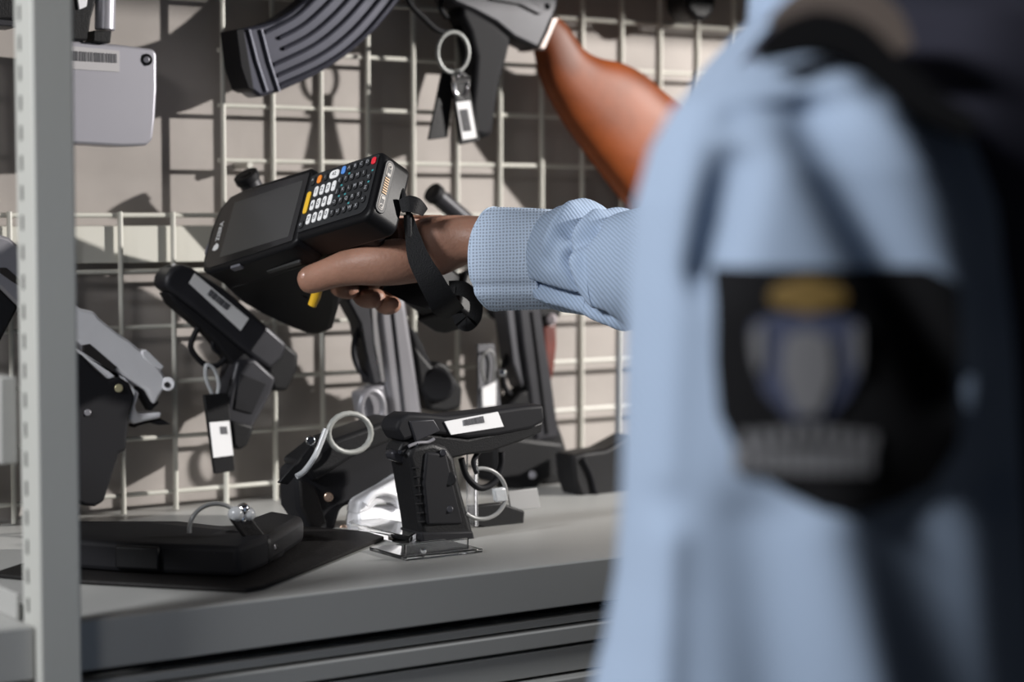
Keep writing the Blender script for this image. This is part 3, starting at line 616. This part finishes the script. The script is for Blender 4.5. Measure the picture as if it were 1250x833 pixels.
# scan head (bulky underside) and grip
dside('scan_head', [(-104, -18), (-111, -32), (-119, -58), (-118, -82), (-112, -112), (-104, -128), (-96, -132), (-78, -129), (-68, -121), (-48, -106), (-22, -82), (-8, -60), (10, -28), (10, -18)], -31, 31, dev_m, sc, 6, 4)
dside('back_shell', [(-95, -22), (80, -26), (70, -44), (20, -52), (-90, -44)], -29, 29, dev_m, sc, 6, 4)
dside('pistol_grip', [(2, -40), (48, -38), (44, -70), (40, -110), (38, -150), (36, -172), (28, -182), (0, -184), (-6, -176), (-4, -150), (-2, -110), (-2, -70)], -16, 16, dev_m, sc, 7, 4)
dside('grip_butt', [(-10, -160), (42, -158), (42, -182), (34, -190), (-2, -192), (-10, -184)], -19, 19, dev_m, sc, 4, 3)
tgp = onD(386, 362, 1.64)
bm = bmesh.new(); q0, q1 = onD(388, 352, 1.636), onD(381, 373, 1.642); add_tube(bm, [q0, (q0+q1)/2+rt*.0006, q1], [.0042, .0042, .0036], 12, flat=(.8, rt)); finish('trigger', bm, yel_m, sc, label='yellow trigger')
bm = bmesh.new(); add_tube(bm, [onD(408, 352, 1.665), onD(384, 345, 1.668), onD(372, 360, 1.672)], .006, 10); finish('trigger_mount', bm, dev_m, sc)
# wrist strap
def ribbon(name, pts, w_, th, m, par, up0):
    P = smoothpts(pts, 6); bm = bmesh.new(); rings = []
    W = w_ if isinstance(w_, list) else [w_]*len(pts); Wn = []
    for i in range(len(P)):
        f = i/6; a = min(int(f), len(W)-2); Wn.append(W[a]+(W[a+1]-W[a])*(f-a))
    U = up0 if isinstance(up0, list) else [up0]*len(pts)
    for i, p in enumerate(P):
        t = (P[min(i+1, len(P)-1)]-P[max(i-1, 0)]).normalized(); f = i/6; a = min(int(f), len(U)-2)
        u = Vector(U[a]).lerp(Vector(U[a+1]), f-a); u = (u-t*u.dot(t)).normalized(); v = t.cross(u)
        rings.append([bm.verts.new(p+u*Wn[i]*a_+v*th*b_) for a_, b_ in ((-.5, -.5), (-.5, .5), (.5, .5), (.5, -.5))])
    for a, b in zip(rings, rings[1:]):
        for j in range(4): bm.faces.new((a[j], a[(j+1) % 4], b[(j+1) % 4], b[j]))
    bm.faces.new(rings[0]); bm.faces.new(rings[-1][::-1])
    return finish(name, bm, m, par)
ws = thing('wrist_strap', 'black nylon strap hanging from the scanner end over the wrist', 'strap', onD(505, 262, 1.56))
ribbon('strap', [onD(498, 262, 1.56), onD(503, 285, 1.555), onD(511, 315, 1.55), onD(527, 345, 1.55), onD(543, 372, 1.56), onD(556, 382, 1.585)], [.007, .011, .017, .020, .022, .016], .0014, strap_m, ws, [rt+up*.15, rt+up*.1, rt+up*.3, rt+up*.5, rt+up*.6, rt+up*.6])
ribbon('knot', [onD(489, 252, 1.552), onD(500, 249, 1.550), onD(510, 252, 1.552), onD(518, 259, 1.56)], [.010, .013, .012, .007], .0022, strap_m, ws, [up+rt*.4, up+rt*.2, up, up+rt*.6])
tube('cord_loop', smoothpts([dv(93, 12, -27), dv(97, 4, -29), dv(98, -4, -31), onD(499, 262, 1.556), onD(500, 290, 1.555)]), .0022, strap_m, ws)
cyl('bead', onD(489, 240, 1.55), onD(492, 234, 1.55), .0022, chrome_m, ws) if False else None
ribbon('strap_end', [onD(548, 352, 1.60), onD(566, 353, 1.60), onD(580, 366, 1.60), onD(580, 386, 1.60), onD(570, 396, 1.60), onD(561, 390, 1.60), onD(556, 372, 1.60)], [.012, .012, .010, .011, .012, .010, .006], .003, strap_m, ws, [up, up, up+rt, rt, up, up-rt, rt])
ribbon('grip_strap', [onD(470, 345, 1.62), onD(500, 356, 1.62), onD(530, 362, 1.61), onD(556, 366, 1.60)], [.012, .018, .022, .02], .004, strap_m, ws, [up, up, up, up])

# ============================================================ PERSON
def skinned(name, nodes, edges, m, parent, root, sub=2, label=None):
    off = rootloc(parent); me = bpy.data.meshes.new(name); me.from_pydata([tuple(Vector(n[0])-off) for n in nodes], edges, []); me.update()
    o = bpy.data.objects.new(name, me); link(o, parent); me.materials.append(m)
    o.modifiers.new('skin', 'SKIN')
    if not me.skin_vertices: me.attributes  # noqa
    bpy.context.view_layer.objects.active = o
    sv_ = me.skin_vertices[0].data
    for i, n in enumerate(nodes):
        r = n[1] if isinstance(n[1], tuple) else (n[1], n[1]); sv_[i].radius = r; sv_[i].use_root = (i == root)
    o.modifiers['skin'].use_smooth_shade = True
    s = o.modifiers.new('sub', 'SUBSURF'); s.levels = sub; s.render_levels = sub
    if label: o['label'] = label
    return o
per = thing('person', 'person in light blue shirt with black sleeve patch reaching out to hold the scanner', 'person', (.74, .725, -1.35))
# skeleton: (position, radius)
N = []; E_ = []
def nd_(p, r, prev=None):
    N.append((Vector(p), r)); i = len(N)-1
    if prev is not None: E_.append((prev, i))
    return i
TC = Vector((.74, .725, 0)); FC = Vector((-.5, .866, 0)); SD = Vector((.866, .5, 0))
pelvis = nd_(TC+Vector((0, 0, -.55)), .10)
sp1 = nd_(TC+Vector((0, 0, -.35)), .085, pelvis); sp2 = nd_(TC+Vector((0, 0, -.12)), .085, sp1); chest = nd_(TC+Vector((0, 0, .0)), .07, sp2)
neck0 = nd_(TC+FC*.015+Vector((0, 0, .09)), .05, chest); neck1 = nd_(TC+FC*.035+Vector((0, 0, .17)), .052, neck0)
h1 = nd_(TC+FC*.06+Vector((0, 0, .24)), .075, neck1); h2 = nd_(TC+FC*.06+Vector((0, 0, .32)), .088, h1); h3 = nd_(TC+FC*.05+Vector((0, 0, .38)), .06, h2)
for s in (-1, 1):
    hip = nd_(TC+SD*(.09*s)+Vector((0, 0, -.62)), .075, pelvis); kn = nd_(TC+SD*(.10*s)+FC*.01+Vector((0, 0, -.98)), .05, hip); an = nd_(TC+SD*(.11*s)-FC*.02+Vector((0, 0, -1.28)), .034, kn)
    nd_(TC+SD*(.11*s)+FC*.14+Vector((0, 0, -1.322)), .024, an)
# near arm inside sleeve
ns = nd_(onD(1000, 190, .83), .035, chest); ne = nd_(onD(985, 880, .83), .034, ns); nf = nd_(onD(900, 1040, .86), .030, ne)
# far arm
fs = nd_(TC+SD*.16+Vector((0, 0, .0)), .045, chest); fe = nd_(onD(905, 350, 1.38), .040, fs); f2 = nd_(onD(770, 326, 1.49), .034, fe)
wr0 = nd_(onD(680, 306, 1.545), (.0285, .024), f2); wr = nd_(onD(612, 296, 1.585), (.0262, .021), wr0)
wr2 = nd_(onD(568, 290, 1.597), (.0255, .020), wr)
pm = nd_(onD(530, 290, 1.605), (.028, .019), wr2)
pm2 = nd_(onD(498, 292, 1.617), (.028, .018), pm)
# thumb
t1 = nd_(onD(508, 316, 1.590), .0215, pm); t2 = nd_(onD(472, 322, 1.580), .0205, t1); t3 = nd_(onD(434, 323, 1.584), .0172, t2); t4 = nd_(onD(404, 333, 1.592), .0132, t3); t5 = nd_(onD(382, 341, 1.600), .0132, t4); t6 = nd_(onD(366, 345, 1.606), .0105, t5)
# fingers
def finger(ch, base):
    p = base
    for x, y, d, r in ch: p = nd_(onD(x, y, d), r, p)
finger([(478, 280, 1.645, .0125), (440, 290, 1.675, .0105), (402, 315, 1.69, .009), (386, 345, 1.672, .008)], pm2)
finger([(484, 296, 1.65, .0125), (442, 315, 1.685, .0105), (412, 338, 1.672, .0095), (414, 352, 1.645, .0090), (434, 355, 1.628, .0085)], pm2)
finger([(494, 312, 1.648, .0120), (462, 335, 1.682, .0105), (438, 356, 1.668, .0095), (446, 365, 1.640, .0090), (466, 364, 1.622, .0085)], pm2)
finger([(508, 322, 1.640, .0115), (482, 350, 1.668, .0098), (464, 368, 1.655, .0088), (472, 374, 1.632, .0084), (486, 371, 1.620, .0080)], pm2)
skinned('body', N, E_, skin_m, per, pelvis)
# nail on thumb and fingers
def nail(p, r, d):
    bm = bmesh.new(); bmesh.ops.create_uvsphere(bm, u_segments=12, v_segments=8, radius=1, matrix=Matrix.Translation(p) @ Matrix.Rotation(d, 4, fw) @ M3.to_4x4() @ Matrix.Diagonal((r, r*.75, r*.35, 1))); return finish('fingernail', bm, nail_m, per)
nail(onD(375, 338, 1.5920), .0055, .3)

# far sleeve & cuff: rings perpendicular to the forearm
def loft(name, rings, m, parent, closed=True, cap=False, solid=0, label=None, sub=0):
    bm = bmesh.new(); R = [[bm.verts.new(p) for p in r] for r in rings]; n = len(R[0])
    for a, b in zip(R, R[1:]):
        for j in range(n if closed else n-1): bm.faces.new((a[j], a[(j+1) % n], b[(j+1) % n], b[j]))
    if cap: bm.faces.new(R[0][::-1]); bm.faces.new(R[-1])
    o = finish(name, bm, m, parent, label=label)
    if solid: s = o.modifiers.new('solid', 'SOLIDIFY'); s.thickness = solid; s.offset = -1
    if sub: s = o.modifiers.new('sub', 'SUBSURF'); s.levels = sub; s.render_levels = sub
    return o
def sleeve_rings(st, disp, n=72, steps=14):
    """st: list (x, ytop, ybot, D, depth radius)"""
    out = []; tot = (len(st)-1)*steps
    for k in range(tot+1):
        f = k/steps; i = min(int(f), len(st)-2); t = f-i; t = t
        a, b = st[i], st[i+1]; v = [a[j]+(b[j]-a[j])*t for j in range(5)]
        top, bot = onD(v[0], v[1], v[3]), onD(v[0], v[2], v[3]); c = (top+bot)/2; H = (top-bot)/2
        ax = (onD(b[0], (b[1]+b[2])/2, b[3])-onD(a[0], (a[1]+a[2])/2, a[3])).normalized(); side = ax.cross(H).normalized()
        r = []
        for j in range(n):
            th = 2*math.pi*j/n; cs, sn = math.cos(th), math.sin(th)
            d = 1+disp(v[0], th)
            r.append(c+H*(cs*d)+side*(sn*v[4]*d))
        out.append(r)
    return out
CU = [(604, 254, 379, 1.585, .034), (606, 253, 380, 1.584, .0355), (640, 254, 379, 1.566, .036), (674, 256, 378, 1.546, .036), (681, 258, 377, 1.543, .0355)]
def gauss(x, c, s): return math.exp(-((x-c)/s)**2)
# theta: 0 top, which sign faces the camera is found from geometry below
CUQ = 2.15
def cuff_disp(x, th):
    return .02*gauss(th, CUQ+.18, .2)-.05*gauss(th, CUQ, .10)+.004*math.sin(7*th+x*.03)+.004*math.sin(3*th+1)
def sl_disp(x, th):
    ph = x-690; on = min(1, max(0, ph/25)); d = 0
    front = max(0, -math.sin(th)) if CAMSIDE < 0 else max(0, math.sin(th))
    topw = .5+.5*math.cos(th)
    d += .10*topw*gauss(x, 715, 15)
    d -= .16*topw*gauss(x, 738, 6)
    d += .06*topw*gauss(x, 752, 9)
    d -= .08*topw*gauss(x, 765, 5)
    q = CAMSIDE*th if CAMSIDE > 0 else 2*math.pi-th      # 0 top, pi/2 towards the camera
    for (xa, qa, xb, qb, dep, wd) in FOLD:
        d += 1.5*dep*math.exp(-(segd((x, q*55), (xa, qa*55), (xb, qb*55))/wd)**2)
    d += .02*math.sin(4*th+ph*.05)*on
    return d
CAMSIDE = 1
FOLD = [(738, .25, 726, 1.0, -.10, 7), (726, 1.0, 712, 1.6, -.07, 8), (768, .9, 735, 1.5, -.12, 8), (735, 1.5, 745, 2.1, -.10, 7), (752, .5, 745, 1.3, .07, 8), (718, .5, 708, 1.3, .05, 9), (755, 1.5, 765, 2.2, .08, 9), (684, 2.15, 780, 2.5, -.15, 5), (684, 2.35, 780, 2.8, .07, 7)]
def segd(p, a, b):
    ax, ay = a; bx, by = b; t = ((p[0]-ax)*(bx-ax)+(p[1]-ay)*(by-ay))/((bx-ax)**2+(by-ay)**2); t = max(0, min(1, t))
    return math.hypot(p[0]-ax-t*(bx-ax), p[1]-ay-t*(by-ay))
loft('shirt_cuff', sleeve_rings(CU, cuff_disp, 96, 8), cuff_m, per, solid=.0016)
loft('cuff_hem', [r for r in sleeve_rings([(602.5, 253, 380, 1.5858, .0345), (605.5, 252.5, 380.5, 1.5845, .0362)], cuff_disp, 96, 3)], hem_m, per, solid=.002)
SLV = [(679, 257, 378, 1.544, .0362), (692, 251, 382, 1.537, .038), (714, 250, 384, 1.525, .040), (740, 258, 388, 1.511, .041), (770, 256, 398, 1.49, .043), (830, 246, 420, 1.44, .052), (910, 240, 450, 1.36, .06)]
loft('far_sleeve', sleeve_rings(SLV, sl_disp, 120, 14), shirt_m, per, solid=.0015)

# near sleeve + torso: rings at heights
fh = Vector((fw.x, fw.y, 0)).normalized()
ARM = [(58, 960, 1020), (66, 930, 1052), (80, 900, 1085), (100, 862, 1115), (130, 822, 1150), (180, 794, 1185), (250, 774, 1212), (350, 766, 1228), (450, 762, 1236), (600, 759, 1242), (700, 752, 1248), (780, 738, 1252), (833, 724, 1256), (950, 700, 1260), (1050, 690, 1250)]
CRE = [((970, 165), (1120, 450), .014, 36), ((1100, 110), (1225, 330), .020, 38), ((1225, 330), (1200, 560), .014, 40), ((1010, 110), (1200, 300), -.008, 34), ((900, 620), (930, 900), .008, 50), ((1080, 600), (1150, 900), .006, 60), ((985, 620), (1060, 900), -.007, 44), ((880, 210), (850, 330), .012, 26), ((830, 110), (800, 560), -.004, 22), ((880, 150), (1040, 128), .006, 14), ((800, 640), (790, 900), -.008, 25)]
def segd(p, a, b):
    ax, ay = a; bx, by = b; t = ((p[0]-ax)*(bx-ax)+(p[1]-ay)*(by-ay))/((bx-ax)**2+(by-ay)**2); t = max(0, min(1, t))
    return math.hypot(p[0]-ax-t*(bx-ax), p[1]-ay-t*(by-ay))
def arm_row(py):
    for a, b in zip(ARM, ARM[1:]):
        if a[0] <= py <= b[0]:
            t = (py-a[0])/(b[0]-a[0]); return a[1]+(b[1]-a[1])*t, a[2]+(b[2]-a[2])*t
    return ARM[-1][1:]
AD = .82
def armpt(py, th, extra=0):
    x0, x1 = arm_row(py); rx = (x1-x0)/2; cx = (x0+x1)/2
    n = 2.25; c_, s_ = math.cos(th), math.sin(th)
    ux = math.copysign(abs(c_)**(2/n), c_); uy = math.copysign(abs(s_)**(2/n), s_)
    px_ = cx+rx*ux
    d = 0
    if s_ < 0:   # facing camera
        for a, b, dep, wd in CRE: d -= dep*math.exp(-(segd((px_, py), a, b)/wd)**2)*min(1, -s_*1.6)
    k = 1/F*AD
    ry = min(.066, rx*k*.95)
    return onD(cx, py, AD)+rt*(rx*k*ux)+fh*(ry*uy-d*1-0)*1 + (fh*0) - (fh*extra if s_ < 0 else Vector((0, 0, 0)))
ys = [58, 60, 63, 66, 70, 75, 80, 87, 94, 100] + list(range(110, 1051, 10))
rings = []
for y in ys:
    rings.append([armpt(y, 2*math.pi*j/120) for j in range(120)])
# flip depth sign of crease: displacement pushes away from the camera
loft('near_sleeve', rings, shirt_m, per, cap=True, sub=0)
def surf(px, py, extra=.0015):
    x0, x1 = arm_row(py); rx = (x1-x0)/2; cx = (x0+x1)/2; u = max(-.995, min(.995, (px-cx)/rx)); c_ = math.copysign(abs(u)**(2.25/2), u)
    return armpt(py, -math.acos(c_), extra)
def patchmesh(name, poly, m, par, extra, th=.0012, step=9, label=None):
    """sew-on shape following the sleeve surface; poly in traced coordinates"""
    ys_ = [p[1] for p in poly]; y0, y1 = min(ys_), max(ys_); ny = max(3, int((y1-y0)/step)); bm = bmesh.new(); rows = []
    for i in range(ny+1):
        y = y0+(y1-y0)*i/ny; y = min(max(y, y0+.01), y1-.01); xs = []
        for (ax, ay), (bx, by) in zip(poly, poly[1:]+poly[:1]):
            if (ay-y)*(by-y) < 0: xs.append(ax+(bx-ax)*(y-ay)/(by-ay))
        xs.sort(); xa, xb = xs[0], xs[-1]; nx = max(2, 24)
        rows.append([(bm.verts.new(surf(xa+(xb-xa)*j/nx, y, extra+th)), bm.verts.new(surf(xa+(xb-xa)*j/nx, y, extra-.004))) for j in range(nx+1)])
    nx = len(rows[0])-1
    for a, b in zip(rows, rows[1:]):
        for j in range(nx):
            bm.faces.new((a[j][0], a[j+1][0], b[j+1][0], b[j][0])); bm.faces.new((a[j][1], b[j][1], b[j+1][1], a[j+1][1]))
        bm.faces.new((a[0][0], b[0][0], b[0][1], a[0][1])); bm.faces.new((a[-1][0], a[-1][1], b[-1][1], b[-1][0]))
    for r in (rows[0], rows[-1]):
        for j in range(nx): bm.faces.new((r[j][0], r[j][1], r[j+1][1], r[j+1][0]))
    return finish(name, bm, m, par, label=label)
pa = patchmesh('sleeve_patch', [(856, 322), (1095, 322), (1130, 340), (1138, 430), (1132, 520), (1100, 570), (1050, 592), (1005, 598), (960, 588), (915, 566), (880, 530), (860, 490), (855, 430)], patchm, per, .0015, label='black embroidered shield patch')
patchmesh('crest_crown', [(919, 369), (912, 350), (924, 339), (957, 331), (988, 339), (1001, 350), (993, 369), (957, 374)], gold_m, pa, .003, label='gold crown')
patchmesh('crest_shield', [(893, 385), (918, 374), (955, 380), (992, 374), (1018, 385), (1014, 430), (1000, 465), (975, 492), (937, 492), (908, 462), (896, 425)], bluet_m, pa, .003, label='blue crest shield')
patchmesh('crest_emblem', [(930, 400), (955, 390), (980, 400), (984, 440), (968, 485), (942, 485), (926, 440)], whitet_m, pa, .0045)
for x in (897, 1005): patchmesh('crest_side', [(x-3, 392), (x+9, 384), (x+10, 420), (x+5, 444), (x-2, 420)], whitet_m, pa, .0045)
for k, (x, y, w_, h_) in enumerate([(884+i*17, 498+abs(4-i)*2.2, 12, 17) for i in range(9)] + [(876+i*14.2, 524, 11, 28) for i in range(11)]):
    patchmesh('embroidered_letter', [(x, y), (x+w_, y), (x+w_, y+h_), (x, y+h_)], whitet_m, pa, .003, step=8)

# torso of the shirt (further away)
def torso_ring(z, f, rx, ry, n=96):
    out = []
    for j in range(n):
        th = 2*math.pi*j/n; c_, s_ = math.cos(th), math.sin(th)
        x = math.copysign(abs(c_)**.85, c_)*rx; y = math.copysign(abs(s_)**.85, s_)*ry
        k = 1+.015*math.sin(6*th+z*20)+.010*math.sin(11*th-z*31)
        c = TC+FC*f+SD*(x*k)+FC*(y*k); out.append(Vector((c.x, c.y, z)))
    return out
T = [(-.62, 0, .18, .135), (-.5, 0, .175, .13), (-.3, 0, .165, .12), (-.1, 0, .185, .125), (.0, 0, .195, .12), (.04, 0, .185, .11), (.07, 0, .15, .095), (.09, .005, .105, .08), (.105, .01, .07, .066)]
rg_ = []
for a, b in zip(T, T[1:]):
    for k in range(6):
        t = k/6; v = [a[i]+(b[i]-a[i])*t for i in range(4)]; rg_.append(torso_ring(*v))
rg_.append(torso_ring(*T[-1]))
loft('shirt_torso', rg_, shirt_m, per, cap=False, solid=.002)
loft('collar', [torso_ring(z, f, r, r) for z, f, r in ((.098, .01, .074), (.118, .015, .069), (.135, .02, .065), (.137, .02, .061), (.115, .015, .061))], shirt_m, per)
# shoulder epaulette
ribbon('epaulette', [onD(x, y, .775) for x, y in ((926, 66), (955, 50), (995, 40), (1040, 52), (1082, 88), (1130, 128), (1185, 160))], [.006, .013, .016, .015, .013, .012, .008], .014, patchm, per, [up]*7)
tan_m = mat('tan_strap', (.16, .125, .105), .85)
ribbon('shoulder_strap', [onD(x, y, .83) for x, y in ((950, 36), (975, 14), (1010, 2), (1048, 8), (1078, 30), (1096, 66))], [.012, .014, .016, .016, .015, .012], .012, tan_m, per, [up]*6)
VR = []
for z, f, rx, ry in T:
    VR.append([p for j, p in enumerate(torso_ring(z, f, rx+.006, ry+.006)) if 42 <= j <= 94])
loft('dark_back_layer', VR, navy_m, per, closed=False, solid=.004, label='dark navy layer over the shirt back')  # dark layer added over the back of the light blue shirt
# trousers and shoes (below the frame)
for s in (-1, 1):
    rr = []
    for z, r in ((-.58, .10), (-.72, .098), (-.98, .075), (-1.12, .068), (-1.29, .062)):
        c = TC+SD*(.095*s); rr.append([Vector((c.x+r*math.cos(2*math.pi*j/24), c.y+r*math.sin(2*math.pi*j/24), z)) for j in range(24)])
    loft('trouser_leg', rr, navy_m, per, cap=True)
    c = TC+SD*(.11*s)+Vector((0, 0, -1.35)); sh_ = bmesh.new()
    add_prism(sh_, [c+FC*(-x)+SD*y for x, y in rrect(-.19, .10, -.045, .045, .04)], Vector((0, 0, .001)), Vector((0, 0, .075))); finish('shoe', sh_, poly_m, per, .02, 3)
loft('trouser_waist', [torso_ring(z, 0, rx, ry) for z, rx, ry in ((-.70, .14, .11), (-.62, .185, .14), (-.54, .182, .137))], navy_m, per, cap=True)
hc = TC+FC*.04+Vector((0, 0, .36)); bm = bmesh.new(); bmesh.ops.create_uvsphere(bm, u_segments=24, v_segments=16, radius=1, matrix=Matrix.Translation(hc) @ Matrix.Diagonal((.088, .088, .075, 1))); finish('hair', bm, mat('hair', (.05, .035, .025), .7), per)
